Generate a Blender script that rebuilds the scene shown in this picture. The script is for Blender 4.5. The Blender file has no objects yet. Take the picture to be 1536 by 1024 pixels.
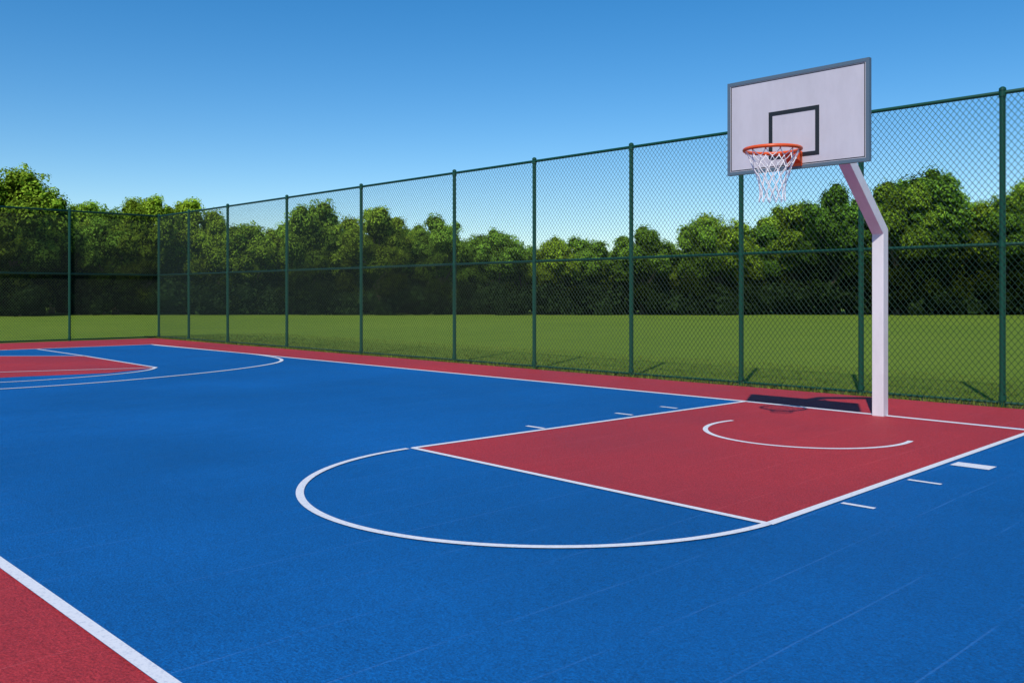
import bpy, math, random
import numpy as np
from mathutils import Vector, Matrix
random.seed(7); rng=np.random.default_rng(7)
scene=bpy.context.scene
COL=scene.collection

# ---------------- helpers ----------------
def new_mat(name, color=(.5,.5,.5), rough=.6, spec=.5, metal=0):
    m=bpy.data.materials.new(name); m.use_nodes=True
    b=m.node_tree.nodes['Principled BSDF']
    b.inputs['Base Color'].default_value=(*color,1)
    b.inputs['Roughness'].default_value=rough
    b.inputs['Specular IOR Level'].default_value=spec
    b.inputs['Metallic'].default_value=metal
    return m
def N(m,t,**kw):
    n=m.node_tree.nodes.new(t)
    for k,v in kw.items(): setattr(n,k,v)
    return n
def L(m,a,b): m.node_tree.links.new(a,b)
def noise(m,scale,detail=4,rough=.6,vec=None,dims='3D'):
    n=N(m,'ShaderNodeTexNoise'); n.inputs['Scale'].default_value=scale
    n.inputs['Detail'].default_value=detail; n.inputs['Roughness'].default_value=rough
    if vec is not None: L(m,vec,n.inputs['Vector'])
    return n.outputs['Fac']
def ramp(m,fac,stops):
    r=N(m,'ShaderNodeValToRGB'); e=r.color_ramp.elements
    while len(e)<len(stops): e.new(.5)
    for i,(p,c) in enumerate(stops):
        e[i].position=p; e[i].color=(*c,1) if len(c)==3 else c
    L(m,fac,r.inputs['Fac']); return r.outputs['Color']
def mapping(m,scale=(1,1,1),rot=(0,0,0)):
    t=N(m,'ShaderNodeTexCoord'); mp=N(m,'ShaderNodeMapping')
    mp.inputs['Scale'].default_value=scale; mp.inputs['Rotation'].default_value=rot
    L(m,t.outputs['Object'],mp.inputs['Vector']); return mp.outputs['Vector']
def mixc(m,fac,a,b,mode='MIX'):
    n=N(m,'ShaderNodeMix',data_type='RGBA',blend_type=mode)
    if isinstance(fac,(int,float)): n.inputs[0].default_value=fac
    else: L(m,fac,n.inputs[0])
    for s,v in ((6,a),(7,b)):
        if isinstance(v,tuple): n.inputs[s].default_value=(*v,1)
        else: L(m,v,n.inputs[s])
    return n.outputs[2]
def math_(m,op,a,b=None,c=None):
    n=N(m,'ShaderNodeMath',operation=op)
    for i,v in enumerate((a,b,c)):
        if v is None: continue
        if isinstance(v,(int,float)): n.inputs[i].default_value=v
        else: L(m,v,n.inputs[i])
    return n.outputs[0]
def mesh_obj(name,verts,faces,mat=None,parent=None,smooth=False):
    me=bpy.data.meshes.new(name); me.from_pydata([tuple(v) for v in verts],[],[tuple(f) for f in faces]); me.update()
    o=bpy.data.objects.new(name,me); COL.objects.link(o)
    if mat: me.materials.append(mat)
    if smooth: me.polygons.foreach_set('use_smooth',[True]*len(me.polygons))
    if parent: o.parent=parent
    return o
def empty(name):
    o=bpy.data.objects.new(name,None); COL.objects.link(o); return o
class MB:
    def __init__(s): s.v=[]; s.f=[]
    def add(s,v,f):
        o=len(s.v); s.v+= [tuple(x) for x in v]; s.f+=[tuple(i+o for i in q) for q in f]
    def box(s,x0,x1,y0,y1,z0,z1):
        s.add([(x0,y0,z0),(x1,y0,z0),(x1,y1,z0),(x0,y1,z0),(x0,y0,z1),(x1,y0,z1),(x1,y1,z1),(x0,y1,z1)],
              [(0,3,2,1),(4,5,6,7),(0,1,5,4),(1,2,6,5),(2,3,7,6),(3,0,4,7)])
    def tube(s,pts,rad,n=8,cap=True,closed=False,phase=0):
        pts=[Vector(p) for p in pts]; k=len(pts)
        if not hasattr(rad,'__len__'): rad=[rad]*k
        rings=[]; up=None
        for i,p in enumerate(pts):
            if closed: d=pts[(i+1)%k]-pts[i-1]
            else: d=pts[min(i+1,k-1)]-pts[max(i-1,0)]
            d.normalize()
            if up is None:
                up=Vector((0,0,1)) if abs(d.z)<.9 else Vector((1,0,0))
            a=d.cross(up).normalized(); b=a.cross(d).normalized(); up=b
            rings.append([p+rad[i]*(a*math.cos(phase+2*math.pi*j/n)+b*math.sin(phase+2*math.pi*j/n)) for j in range(n)])
        v=[q for r in rings for q in r]; f=[]
        for i in range(k if closed else k-1):
            i2=(i+1)%k
            for j in range(n):
                f.append((i*n+j,i*n+(j+1)%n,i2*n+(j+1)%n,i2*n+j))
        if cap and not closed:
            f.append(tuple(range(n-1,-1,-1))); f.append(tuple((k-1)*n+j for j in range(n)))
        s.add(v,f)
    def obj(s,name,mat,parent=None,smooth=False,bevel=0):
        o=mesh_obj(name,s.v,s.f,mat,parent,smooth)
        if bevel:
            b=o.modifiers.new('b','BEVEL'); b.width=bevel; b.segments=2
        return o

# ---------------- materials ----------------
def court_paint(name,c,seam=True):
    m=new_mat(name,c,.62,.25); b=m.node_tree.nodes['Principled BSDF']
    v=mapping(m)
    big=noise(m,.3,3,.6,v); fine=noise(m,75,4,.85,v); mid=noise(m,14,4,.7,v)
    lo=tuple(x*.84 for x in c); hi=tuple(min(1,x*1.16) for x in c)
    col=ramp(m,big,[(.3,lo),(.7,hi)])
    col=mixc(m,1.0,col,ramp(m,fine,[(.3,(.45,.45,.45)),(.7,(1.55,1.55,1.55))]),'MULTIPLY')
    col=mixc(m,.25,col,ramp(m,mid,[(.3,(.8,.8,.8)),(.7,(1.2,1.2,1.2))]),'MULTIPLY')
    # long seams, slightly wandering, running up the court
    def seams(rotz,freq,width,gain):
        vv=mapping(m,(1,1,1),(0,0,rotz))
        sep=N(m,'ShaderNodeSeparateXYZ'); L(m,vv,sep.inputs[0])
        wob=math_(m,'MULTIPLY',noise(m,.35,2,.5,vv),.16)
        fx=math_(m,'ADD',sep.outputs['X'],wob)
        fr=math_(m,'FRACT',math_(m,'MULTIPLY',fx,freq))
        d=math_(m,'ABSOLUTE',math_(m,'SUBTRACT',fr,.5))
        line=math_(m,'LESS_THAN',d,width*freq)
        return math_(m,'MULTIPLY',line,ramp(m,noise(m,.9,4,.7,vv),[(.40,(0,0,0)),(.58,(gain,)*3)]))
    col=mixc(m,seams(0,1.9,.005,.5),col,tuple(min(1,x*1.4+.045) for x in c))
    col=mixc(m,seams(math.radians(88),1.1,.004,.3),col,tuple(x*.5 for x in c))
    # scuffs
    sc=ramp(m,noise(m,2.2,8,.75,mapping(m,(1,.25,1),(0,0,.5))),[(.58,(0,0,0)),(.72,(.2,.2,.2))])
    col=mixc(m,sc,col,tuple(x*.55 for x in c))
    L(m,col,b.inputs['Base Color'])
    bp=N(m,'ShaderNodeBump'); bp.inputs['Strength'].default_value=.8; bp.inputs['Distance'].default_value=.007
    vo=N(m,'ShaderNodeTexVoronoi'); vo.inputs['Scale'].default_value=70; L(m,v,vo.inputs['Vector'])
    h=math_(m,'ADD',math_(m,'MULTIPLY',vo.outputs['Distance'],.7),fine)
    L(m,h,bp.inputs['Height']); L(m,bp.outputs['Normal'],b.inputs['Normal'])
    L(m,ramp(m,big,[(.3,(.5,.5,.5)),(.7,(.68,.68,.68))]),b.inputs['Roughness'])
    return m
M_blue=court_paint('blue_court_paint',(.0005,.100,.318))
M_red=court_paint('red_court_paint',(.39,.030,.035))
M_line=new_mat('white_line_paint',(.74,.74,.76),.6)
bb=M_line.node_tree.nodes['Principled BSDF']; v=mapping(M_line)
L(M_line,ramp(M_line,noise(M_line,45,5,.7,v),[(.25,(.45,.48,.55)),(.5,(.74,.74,.76))]),bb.inputs['Base Color'])

M_grass=new_mat('lawn',(.06,.1,.015),.95,.1)
m=M_grass; b=m.node_tree.nodes['Principled BSDF']; v=mapping(m)
c=ramp(m,noise(m,.12,5,.6,v),[(.3,(.125,.205,.018)),(.7,(.160,.240,.024))])
c=mixc(m,.7,c,ramp(m,noise(m,7,6,.75,v),[(.3,(.6,.65,.55)),(.7,(1.3,1.25,1.2))]),'MULTIPLY')
c=mixc(m,.35,c,ramp(m,noise(m,.8,5,.7,mapping(m,(1,3,1),(0,0,.78))),[(.35,(.7,.75,.7)),(.65,(1.25,1.15,1.2))]),'MULTIPLY')
L(m,c,b.inputs['Base Color'])
bp=N(m,'ShaderNodeBump'); bp.inputs['Strength'].default_value=.6; bp.inputs['Distance'].default_value=.06
L(m,noise(m,14,6,.8,v),bp.inputs['Height']); L(m,bp.outputs['Normal'],b.inputs['Normal'])
M_dirt=new_mat('verge_soil',(.09,.075,.04),.95,.1)
m=M_dirt; b=m.node_tree.nodes['Principled BSDF']; v=mapping(m)
L(m,ramp(m,noise(m,5,8,.75,v),[(.35,(.05,.055,.018)),(.55,(.10,.08,.045)),(.7,(.15,.12,.075))]),b.inputs['Base Color'])
M_green=new_mat('green_coated_steel',(.003,.058,.034),.42,.35)
M_wire=new_mat('green_chain_wire',(.005,.034,.022),.55,.3)
def white_metal(name,c):
    m=new_mat(name,c,.38,.5); b=m.node_tree.nodes['Principled BSDF']
    n=noise(m,4,8,.7,mapping(m,(1,1,.35)))
    L(m,ramp(m,n,[(.3,tuple(x*.88 for x in c)),(.6,c)]),b.inputs['Base Color']); return m
M_pole=white_metal('painted_pole',(.74,.70,.73))
M_board=white_metal('board_white',(.56,.53,.585))
M_frame=new_mat('board_frame',(.09,.14,.19),.4)
M_black=new_mat('black_marking',(.010,.014,.018),.5)
M_rim=new_mat('orange_rim',(.75,.09,.012),.35)
M_net=new_mat('net_cord',(.80,.78,.80),.8)

def leaf_mat(name,base,trans=.25):
    m=bpy.data.materials.new(name); m.use_nodes=True; nt=m.node_tree; nt.nodes.clear()
    out=N(m,'ShaderNodeOutputMaterial'); at=N(m,'ShaderNodeAttribute',attribute_name='tint')
    oi=N(m,'ShaderNodeObjectInfo')
    hi=ramp(m,oi.outputs['Random'],[(0,tuple(x*y for x,y in zip(base,(.6,.75,.9)))),(.5,base),(1,tuple(x*y for x,y in zip(base,(1.3,1.15,.9))))])
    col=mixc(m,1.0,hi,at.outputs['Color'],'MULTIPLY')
    d=N(m,'ShaderNodeBsdfDiffuse'); t=N(m,'ShaderNodeBsdfTranslucent'); mx=N(m,'ShaderNodeMixShader')
    L(m,col,d.inputs['Color']); L(m,col,t.inputs['Color']); mx.inputs[0].default_value=trans
    L(m,d.outputs[0],mx.inputs[1]); L(m,t.outputs[0],mx.inputs[2]); L(m,mx.outputs[0],out.inputs[0])
    return m
M_leaf=leaf_mat('leaves',(.235,.385,.038),.3)
M_under=leaf_mat('undergrowth_leaves',(.022,.042,.012),.1)  # very dark base colour paints in the shade at the tree bases
M_bark=new_mat('bark',(.06,.045,.03),.9,.1)
m=M_bark; L(m,ramp(m,noise(m,6,6,.7,mapping(m,(1,1,.2))),[(.3,(.03,.022,.015)),(.7,(.10,.08,.055))]),m.node_tree.nodes['Principled BSDF'].inputs['Base Color'])

# ---------------- ground ----------------
def sheet(name,poly,z,mat,parent=None):
    return mesh_obj(name,[(x,y,z) for x,y in poly],[tuple(range(len(poly)))],mat,parent)
G=900
sheet('lawn_ground',[(-G,-G),(G,-G),(G,G),(-G,G)],0,M_grass)
FX0,FY=-31.15,13.3
court=empty('basketball_court')
slab=MB(); slab.box(FX0+.2,14,-14,FY-.22,-.1,.02); slab.obj('red_surround',M_red,court)
Z=.02
sheet('blue_playing_surface',[(-27.1,1.47),(13,1.47),(13,11.12),(-27.1,11.3)],Z+.002,M_blue,court)
A=(-6.76,11.24);Bp=(-6.98,5.49);C=(-3.04,5.33);D=(-3.08,11.08)
sheet('key_area',[Bp,C,D,A],Z+.004,M_red,court)
sheet('far_key_area',[(-24.6,6.4),(-26.0,3.9),(-18.2,3.9),(-18.1,5.2),(-17.75,6.6),(-18.3,7.75),(-23.06,8.02)],Z+.004,M_red,court)
lines=MB()
def ribbon(pts,w,lay=0):
    z=Z+.006+lay*.0008
    pts=[Vector((p[0],p[1])) for p in pts]; k=len(pts); v=[];f=[]
    for i,p in enumerate(pts):
        d=(pts[min(i+1,k-1)]-pts[max(i-1,0)]).normalized(); n=Vector((-d.y,d.x))
        v+=[(p.x+n.x*w/2,p.y+n.y*w/2,z),(p.x-n.x*w/2,p.y-n.y*w/2,z)]
    for i in range(k-1): f.append((2*i,2*i+1,2*i+3,2*i+2))
    lines.add(v,f)
def arc(cx,cy,r,a0,a1,n=64,ry=None):
    ry=ry or r
    return [(cx+r*math.cos(math.radians(a0+(a1-a0)*i/n)),cy+ry*math.sin(math.radians(a0+(a1-a0)*i/n))) for i in range(n+1)]
def catmull(P,n=12):
    out=[];P=[P[0]]+P+[P[-1]]
    for i in range(1,len(P)-2):
        for k in range(n):
            t=k/n; a,b_,c_,d=[np.array(P[i+j],float) for j in (-1,0,1,2)]
            out.append(tuple(.5*((2*b_)+(-a+c_)*t+(2*a-5*b_+4*c_-d)*t*t+(-a+3*b_-3*c_+d)*t**3)))
    out.append(tuple(P[-2])); return out
ribbon([(-27.1,11.32),(-15,11.30),A,D,(13,10.95)],.10)
ribbon([(-27.1,1.5),(-10,1.5),(13,1.5)],.065,1)
ribbon([Bp,A],.065,2); ribbon([C,D],.065,2)
ribbon([Bp,C],.06,3)
ribbon(arc(-5.01,5.43,1.97,180,357,72,ry=2.07),.06,4)
ribbon(arc(-4.8,9.2,1.07,168,371,60),.055)
# lane hash marks
def tick(x0,y,x1,w=.06): ribbon([(x0,y),(x1,y)],w)
for y in (7.35,8.95,9.9): tick(-7.25,y,-6.98)
tick(-2.98,6.25,-2.74,.05); tick(-2.98,7.42,-2.72,.05); tick(-2.98,8.42,-2.66,.2)
# far-end court
ribbon([(-27.05,1.5),(-27.05,11.3)],.07,3)
ribbon(catmull([(-26.6,11.2),(-23.5,12.0-.75),(-20.3,11.22),(-18.25,10.6),(-16.9,8.9),(-16.05,6.5),(-15.9,4.3),(-16.6,2.2),(-18,1.5)]),.08,5)
ribbon([(-26.9,8.1),(-23.06,8.02),(-18.4,7.8)],.07,2)
ribbon(catmull([(-18.4,7.8),(-17.85,7.4),(-17.4,6.7),(-17.1,5.6),(-17.15,4.5),(-17.7,3.6)]),.07,4)
ribbon([(-18.35,7.75),(-19.3,5.4),(-19.9,3.9)],.06,3)
ribbon([(-24.6,6.4),(-23.06,8.02)],.06,6)
lines.obj('court_lines',M_line,court)
vg=MB(); vg.add([(FX0-.25,-15,.006),(FX0+.25,-15,.006),(FX0+.25,FY-.2,.006),(16,FY-.2,.006),(16,FY+.4,.006),(FX0-.25,FY+.4,.006)],[(0,1,2,5),(5,2,3,4)])
vg.obj('verge_soil',M_dirt)

# ---------------- fence ----------------
H=4.26; MID=2.2
def fence(P0,dirv,posts,length):
    """posts: distances along dirv from P0"""
    par=empty('chain_link_fence')
    P0=Vector(P0); d=Vector(dirv); nrm=Vector((-d.y,d.x,0))
    mb=MB()
    for s in posts:
        p=P0+d*s; mb.tube([p+Vector((0,0,-.1)),p+Vector((0,0,H+.02))],.04,12)
        mb.tube([p+Vector((0,0,H+.02)),p+Vector((0,0,H+.05)),p+Vector((0,0,H+.07))],[.048,.045,.02],12)
        for h in (.12,MID,H-.03): mb.tube([p+Vector((0,0,h-.035)),p+Vector((0,0,h+.035))],.049,12)
    mb.obj('posts',M_green,par,smooth=False)
    mb=MB()
    for h,r in ((.06,.02),(MID,.024),(H-.01,.028)):
        mb.tube([P0+Vector((0,0,h))+nrm*0.0,P0+d*length+Vector((0,0,h))],r,8)
    mb.obj('rails',M_green,par,smooth=True)
    mb=MB(); pitch=.082; top=H-.03; bot=.05; hh=top-bot; run=hh*.80; r=.0031
    for sgn,off in ((1,.036),(-1,.043)):
        s=-run
        while s<length:
            a=s;b_=s+run; za,zb=(bot,top) if sgn>0 else (top,bot)
            t0=max(0,(0-a)/run); t1=min(1,(length-a)/run)
            if t1>t0:
                p=P0+d*(a+run*t0)-nrm*off+Vector((0,0,za+(zb-za)*t0)); q=P0+d*(a+run*t1)-nrm*off+Vector((0,0,za+(zb-za)*t1))
                mb.tube([p,q],r,4,cap=False)
            s+=pitch
    mb.obj('chain_link_mesh',M_wire,par)
    return par
xs=[-31.15,-28.8,-26.1,-22.6,-19.0,-15.4,-12.9,-10.4,-8.09,-6.04,-4.08,-2.0,0.1,2.2,4.4,6.6,8.8,11,13.2,15.4]
fence((FX0,FY,0),(1,0,0),[x-FX0 for x in xs],15.4-FX0)
ys=[2.95+2.9*i for i in range(9)]
fence((FX0,FY,0),(0,-1,0),ys,ys[-1])

# ---------------- hoop ----------------
hoop=empty('basketball_hoop')
PX,PY=-4.8,11.1
mb=MB(); w=.075*math.sqrt(2)
path=[(PX,PY,.02),(PX,PY,2.30),(PX,9.55,3.62),(PX,9.16,3.62)]
# square section mitred by hand in the YZ plane
def sq_path(pts,hw,hx):
    v=[];f=[]
    P=[Vector(p) for p in pts]
    for i,p in enumerate(P):
        d1=(P[i]-P[i-1]).normalized() if i else None; d2=(P[i+1]-P[i]).normalized() if i<len(P)-1 else None
        n1=Vector((0,-d1.z,d1.y)) if d1 else None; n2=Vector((0,-d2.z,d2.y)) if d2 else None
        if n1 is None: n=n2;s=1
        elif n2 is None: n=n1;s=1
        else:
            n=(n1+n2).normalized(); s=1/max(.3,n.dot(n1))
        a=n*hw*s
        v+=[p+a+Vector((hx,0,0)),p+a-Vector((hx,0,0)),p-a-Vector((hx,0,0)),p-a+Vector((hx,0,0))]
    for i in range(len(P)-1):
        for j in range(4): f.append((4*i+j,4*i+(j+1)%4,4*i+4+(j+1)%4,4*i+4+j))
    f.append((3,2,1,0)); k=4*(len(P)-1); f.append((k,k+1,k+2,k+3))
    mb.add(v,f)
sq_path(path,.072,.072)
mb.obj('pole',M_pole,hoop,bevel=.008)
BX0,BX1,BY,BZ0,BZ1=-5.65,-4.0,9.0,2.875,3.925
mb=MB(); mb.box(BX0+.03,BX1-.03,BY,BY+.03,BZ0+.03,BZ1-.03); mb.obj('backboard',M_board,hoop)
mb=MB(); t=.036
mb.box(BX0,BX1,BY-.006,BY+.045,BZ0,BZ0+t); mb.box(BX0,BX1,BY-.006,BY+.045,BZ1-t,BZ1)
mb.box(BX0,BX0+t,BY-.006,BY+.045,BZ0+t,BZ1-t); mb.box(BX1-t,BX1,BY-.006,BY+.045,BZ0+t,BZ1-t)
mb.box(BX0+.3,BX1-.3,BY+.031,BY+.07,3.55,3.60); mb.box(BX0+.3,BX1-.3,BY+.031,BY+.07,3.25,3.30)
mb.obj('frame',M_frame,hoop)
mb=MB(); x0,x1,z0,z1,t=-5.13,-4.54,3.0,3.525,.045
for bx in ((x0,x1,z1-t,z1),(x0,x1,z0,z0+t),(x0,x0+t,z0+t,z1-t),(x1-t,x1,z0+t,z1-t)):
    mb.box(bx[0],bx[1],BY-.003,BY+.001,bx[2],bx[3])
t=.008
for bx in ((BX0+.045,BX1-.045,BZ1-.053,BZ1-.045),(BX0+.045,BX1-.045,BZ0+.045,BZ0+.053),(BX0+.045,BX0+.053,BZ0+.053,BZ1-.053),(BX1-.053,BX1-.045,BZ0+.053,BZ1-.053)):
    mb.box(bx[0],bx[1],BY-.003,BY+.001,bx[2],bx[3])
mb.obj('target_square',M_black,hoop)
mb=MB(); mb.box(PX-.09,PX+.09,9.045,9.16,3.5,3.72); mb.tube([(PX-.06,9.5,3.5),(-5.3,9.07,3.28)],.018,8); mb.tube([(PX+.06,9.5,3.5),(-4.35,9.07,3.28)],.018,8)
mb.obj('mounting_bracket',M_pole,hoop)
RX,RY,RZ,RR=-4.82,8.53,3.03,.285
mb=MB(); ring=[(RX+RR*math.cos(a),RY+RR*math.sin(a),RZ) for a in np.linspace(0,2*math.pi,48,endpoint=False)]
mb.tube(ring,.019,10,closed=True)
mb.obj('rim',M_rim,hoop,smooth=True)
mb=MB()
mb.box(RX-.09,RX+.09,BY-.016,BY-.004,RZ-.13,RZ+.025)
mb.add([(RX-.09,BY-.016,RZ+.012),(RX+.09,BY-.016,RZ+.012),(RX+.06,RY+RR,RZ+.012),(RX-.06,RY+RR,RZ+.012),
        (RX-.09,BY-.016,RZ-.10),(RX+.09,BY-.016,RZ-.10),(RX+.06,RY+RR,RZ-.012),(RX-.06,RY+RR,RZ-.012)],
       [(0,1,2,3),(7,6,5,4),(0,4,5,1),(3,2,6,7),(1,5,6,2),(0,3,7,4)])
mb.tube([(RX-.08,BY-.016,RZ-.01),(RX-.2,RY+.19,RZ-.01)],.009,6); mb.tube([(RX+.08,BY-.016,RZ-.01),(RX+.2,RY+.19,RZ-.01)],.009,6)
for i in range(12):
    a=2*math.pi*(i+.5)/12; mb.tube([(RX+(RR)*math.cos(a),RY+(RR)*math.sin(a),RZ-.012),(RX+(RR-.012)*math.cos(a),RY+(RR-.012)*math.sin(a),RZ-.032)],.005,5)
mb.obj('rim_bracket',M_rim,hoop)
# net
mb=MB(); n=12; lv=[0,.075,.16,.25,.34,.43,.52]; rr=[.268,.235,.195,.16,.135,.125,.135]
def npt(i,l,half):
    a=2*math.pi*(i+(.5 if half else 0)+.5)/n; j=.006
    return Vector((RX+rr[l]*math.cos(a)+j*math.sin(i*7+l*3),RY+rr[l]*math.sin(a)+j*math.cos(i*5+l*2),RZ-.02-lv[l]+.006*math.sin(i*3.1+l)))
for l in range(6):
    for i in range(n):
        h=l%2
        p=npt(i,l,h)
        for q in ((npt(i,l+1,1),npt((i-1)%n,l+1,1)) if h==0 else (npt(i,l+1,0),npt((i+1)%n,l+1,0))):
            mid=(p+q)/2+Vector((0,0,-.008)); mb.tube([p,mid,q],.0046,5,cap=False)
        mb.tube([p+Vector((0,0,.012)),p-Vector((0,0,.014))],.0075,5)
mb.obj('net',M_net,hoop)

# ---------------- trees ----------------
def ico(sub):
    import bmesh
    bm=bmesh.new(); bmesh.ops.create_icosphere(bm,subdivisions=sub,radius=1)
    v=np.array([x.co[:] for x in bm.verts]); f=np.array([[q.index for q in p.verts] for p in bm.faces]); bm.free(); return v,f
ICO=ico(2)
def unit(n):
    a=rng.normal(size=(n,3)); return a/np.linalg.norm(a,axis=1,keepdims=True)
def foliage(clumps,per_area,size,core_shade=.22):
    """clumps: list of (centre, radius, tint). returns verts, faces(list), tints"""
    V=[];F=[];T=[];o=0
    for c,r,tn in clumps:
        c=np.array(c)
        if r>.42:
            iv=ICO[0]*(r*.66)*(1+.2*rng.normal(size=(len(ICO[0]),1)).clip(-1,1))
            V.append(iv+c); F+= [tuple(q) for q in (ICO[1]+o)]; T.append(np.full(len(iv),tn*core_shade)); o+=len(iv)  # core colour darkened to stand for shade inside the clump
        n=int(per_area*r*r)
        d=unit(n); d[:,2]=np.where(d[:,2]<-.5,-d[:,2],d[:,2])
        rad=r*(.58+.66*rng.random((n,1)))
        k=unit(5); lob=np.max(d@k.T,axis=1,keepdims=True); rad=rad*(.78+.36*lob)
        p=c+d*rad*np.array([1,1,.85])
        nn=d*1.4+unit(n)*.7+np.array([0,0,.3]); nn/=np.linalg.norm(nn,axis=1,keepdims=True)
        a=np.cross(nn,unit(n)); a/=np.linalg.norm(a,axis=1,keepdims=True); b_=np.cross(nn,a)
        s=size*(.6+.8*rng.random((n,1)))
        q=np.stack([p-a*s*.5,p-b_*s*.3+a*s*.05,p+a*s*.55,p+b_*s*.32],1).reshape(-1,3)
        V.append(q)
        idx=(np.arange(n*4)+o).reshape(-1,4); F+=[tuple(x) for x in idx.tolist()]
        tt=tn*(.65+.7*rng.random(n))
        T.append(np.repeat(tt,4)); o+=n*4
    return np.concatenate(V),F,np.concatenate(T)
def fol_mesh(name,V,F,T,mats):
    me=bpy.data.meshes.new(name); me.from_pydata(V.tolist(),[],F); me.update()
    at=me.attributes.new('tint','FLOAT_COLOR','POINT')
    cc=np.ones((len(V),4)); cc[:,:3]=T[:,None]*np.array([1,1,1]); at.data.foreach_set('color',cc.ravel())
    for m in mats: me.materials.append(m)
    return me
def tree_mesh(k):
    # total height 8 m; rounded crown made of large overlapping lobes, each built of leaf clumps
    HT=8; clumps=[]
    zc=rng.uniform(4.5,4.9); rz=HT-zc-.2; rx=rng.uniform(2.5,3.0)
    lobes=[]
    for i in range(11):
        ph=(i+.5)/11; zz=1-1.65*ph; a=i*2.4+rng.uniform(-.4,.4); q=math.sqrt(max(0,1-zz*zz))
        R=rng.uniform(.85,1.3)
        e=rng.uniform(.8,1.08)
        lobes.append(((rx-R*.7)*q*math.cos(a)*e,(rx-R*.7)*q*math.sin(a)*e,zc+(rz-R*.85)*zz*e,R))
    shade_grad=lambda z:.10+.90*np.clip((z-2.4)/3.2,0,1)  # painted shading: tint bright in the lit upper crown, dark below
    for li,(lx,ly,lz,R) in enumerate(lobes):
        lt=rng.uniform(.65,1.25)
        for i in range(9):
            d=unit(1)[0]; rr=R*rng.uniform(.3,.75); r=rng.uniform(.45,.72)
            z=min(lz+d[2]*rr,HT-r)
            clumps.append(((lx+d[0]*rr,ly+d[1]*rr,z),r,lt*rng.uniform(.8,1.2)*shade_grad(z)))
        for i in range(7):
            d=unit(1)[0]; d[2]=abs(d[2])*.8; rr=R*rng.uniform(.8,1.02); r=rng.uniform(.2,.36)
            z=lz+d[2]*rr
            clumps.append(((lx+d[0]*rr,ly+d[1]*rr,z),r,lt*rng.uniform(.95,1.3)*shade_grad(z)))
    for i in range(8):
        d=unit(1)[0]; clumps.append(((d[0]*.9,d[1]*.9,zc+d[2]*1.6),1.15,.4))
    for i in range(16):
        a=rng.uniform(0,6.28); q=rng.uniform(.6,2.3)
        clumps.append(((q*math.cos(a),q*math.sin(a),rng.uniform(.9,2.6)),rng.uniform(.6,.95),rng.uniform(.06,.14)))  # low foliage, its shade painted in as a near-black tint
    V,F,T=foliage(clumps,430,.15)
    nf=len(F)
    mb=MB(); mb.tube([(0,0,-.2),(.05,0,1.2),(-.05,.05,3),(0,0,5.5)],[.28,.2,.15,.05],8)
    for lx,ly,lz,R in lobes[::2]:
        mb.tube([(0,0,1.4+rng.random()),(lx*.5,ly*.5,lz*.6+.4),(lx,ly,lz)],[.11,.08,.03],6)
    o=len(V); V=np.concatenate([V,np.array([tuple(x) for x in mb.v])]); F+=[tuple(i+o for i in f) for f in mb.f]
    T=np.concatenate([T,np.ones(len(mb.v))])
    me=fol_mesh('deciduous_tree_mesh',V,F,T,[M_leaf,M_bark])
    mi=np.zeros(len(F),dtype=np.int32); mi[nf:]=1; me.polygons.foreach_set('material_index',mi); me.update()
    return me
TM=[tree_mesh(k) for k in range(7)]
# tree line runs obliquely to the court; local frame (along, away)
ang=math.radians(45.54); ca,sa=math.cos(ang),math.sin(ang)
def tl(a,d): return (a*ca-d*sa, a*sa+d*ca)
rows=[(-35.8,64,11.3),(-34.6,67,9.6),(-32,70,7.9),(-30.2,68,8.7),(-28.0,70,9.5),(-25.8,71,9.5),(-22.9,71,7.5),(-20.3,70,7.4),(-17.7,71,7.0),(-15.5,68,8.9),
(-12.8,72,6.6),(-10,69,8.4),(-8,72,7.0),(-5.6,69,7.7),(-3.6,72,6.3),(-1.2,70,6.8),(.9,72,6.0),(3.2,70,6.2),(5.8,71,6.3),(7.8,72,5.2),(9.9,70,6.7),(12.2,72,5.6),
(14.3,69,7.6),(16,70,8.0),(18.2,72,6.5),(20.2,71,7.3),(22,70,9.0),(24.4,69,10),(26.7,72,8.6),(29,69,10.2),(31.5,69,11.5),(33.6,71,9.8),(35.5,71,8.0),(37.5,70,9.5),(39.8,68,11)]
x=42.5
while x<85: rows.append((x,rng.uniform(66,74),rng.uniform(8,11))); x+=rng.uniform(2.6,3.6)
x=-38.5
while x>-85: rows.append((x,rng.uniform(62,68),rng.uniform(8,11.5))); x-=rng.uniform(2.6,3.6)
rows=[(a,d+rng.uniform(-1.5,1.5),h) for a,d,h in rows]
for i,(a,d,h) in enumerate(list(rows)):
    rows.append((a+rng.uniform(.8,1.8),d+rng.uniform(5,8),h*rng.uniform(.72,.86)))
for i,(a,d,h) in enumerate(rows):
    o=bpy.data.objects.new('deciduous_tree',TM[(i*5+int(rng.integers(0,6)))%7]); COL.objects.link(o)
    X,Y=tl(a,d); s=h*1.03/8.0; wx=s*rng.uniform(.80,1.02)*(1.1 if h<7 else 1)
    o.location=(X,Y,0); o.scale=(wx,wx,s); o.rotation_euler=(0,0,rng.uniform(0,6.28))
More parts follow.
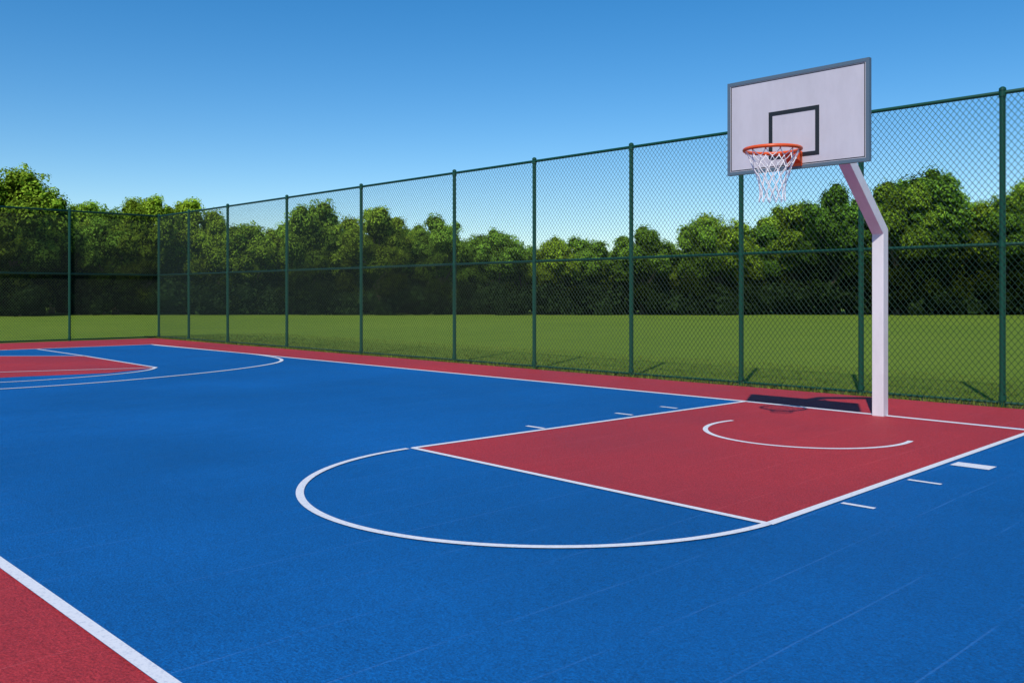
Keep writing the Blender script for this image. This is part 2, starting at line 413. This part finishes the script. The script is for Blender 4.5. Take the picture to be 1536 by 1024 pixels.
# understory
cl=[]
x=-85
while x<85:
    for k in range(4):
        X,Y=tl(x+rng.uniform(-.6,.6),(67.5 if x>-34 else 63)+rng.uniform(0,3)); r=rng.uniform(.8,1.3)
        cl.append(((X,Y,rng.uniform(.4,1.7)),r,rng.uniform(.35,1.1)))
    for k in range(3):
        X,Y=tl(x*1.1+rng.uniform(-.6,.6),76+rng.uniform(0,3)); r=rng.uniform(1.0,1.5)
        cl.append(((X,Y,rng.uniform(.4,2.8)),r,rng.uniform(.3,.7)))
    x+=.85
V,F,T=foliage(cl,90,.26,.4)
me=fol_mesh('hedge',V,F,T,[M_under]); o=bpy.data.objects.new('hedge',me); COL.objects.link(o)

# ---------------- grass blades by the fence ----------------
n=42000
t=rng.random(n)
px=FX0-1+ (16-FX0)*rng.random(n); py=FY-.12+ (t**2.2)*5.0
h=.02+.055*rng.random(n); h*=np.where(py<FY+.25,1.25,.8)
a=rng.random(n)*6.28; w=.006+.006*rng.random(n)
lean=rng.normal(size=(n,2))*.03
v0=np.stack([px-w*np.cos(a),py-w*np.sin(a),np.zeros(n)],1); v1=np.stack([px+w*np.cos(a),py+w*np.sin(a),np.zeros(n)],1)
v2=np.stack([px+lean[:,0],py+lean[:,1],h],1)
V=np.stack([v0,v1,v2],1).reshape(-1,3); F=np.arange(n*3).reshape(-1,3).tolist()
T=np.repeat(.6+.8*rng.random(n),3)
M_bl=leaf_mat('grass_blades',(.18,.23,.045),.35)
me=fol_mesh('grass',V,F,T,[M_bl]); o=bpy.data.objects.new('grass',me); COL.objects.link(o)

# ---------------- light ----------------
sd=Vector((.40,-.80,1)).normalized()
sun=bpy.data.lights.new('sun','SUN'); sun.energy=3.8; sun.angle=math.radians(.6); sun.color=(1,.95,.87)
so=bpy.data.objects.new('sun',sun); COL.objects.link(so); so.rotation_euler=(-sd).to_track_quat('-Z','Y').to_euler()
W=bpy.data.worlds.new('World'); scene.world=W; W.use_nodes=True; nt=W.node_tree
bg=nt.nodes['Background']; sk=nt.nodes.new('ShaderNodeTexSky'); sk.sky_type='NISHITA'; sk.sun_disc=False
sk.sun_elevation=math.asin(sd.z); sk.sun_rotation=math.atan2(sd.x,sd.y)
sk.air_density=1.0; sk.dust_density=.1; sk.ozone_density=3.5
hs=nt.nodes.new('ShaderNodeHueSaturation'); hs.inputs['Saturation'].default_value=1.38; hs.inputs['Value'].default_value=1.3
nt.links.new(sk.outputs[0],hs.inputs['Color']); nt.links.new(hs.outputs[0],bg.inputs[0]); bg.inputs[1].default_value=.1
# ---------------- camera ----------------
cd=bpy.data.cameras.new('camera'); cam=bpy.data.objects.new('camera',cd); COL.objects.link(cam)
cam.location=(0,0,1.52); cam.rotation_euler=(math.radians(90),0,ang)
cd.sensor_width=36; cd.lens=1356/1536*36; cd.shift_y=-(512-442)/1536; cd.clip_end=3000; cd.clip_start=.05
scene.camera=cam
scene.view_settings.view_transform='Standard'; scene.view_settings.look='None'; scene.view_settings.exposure=0
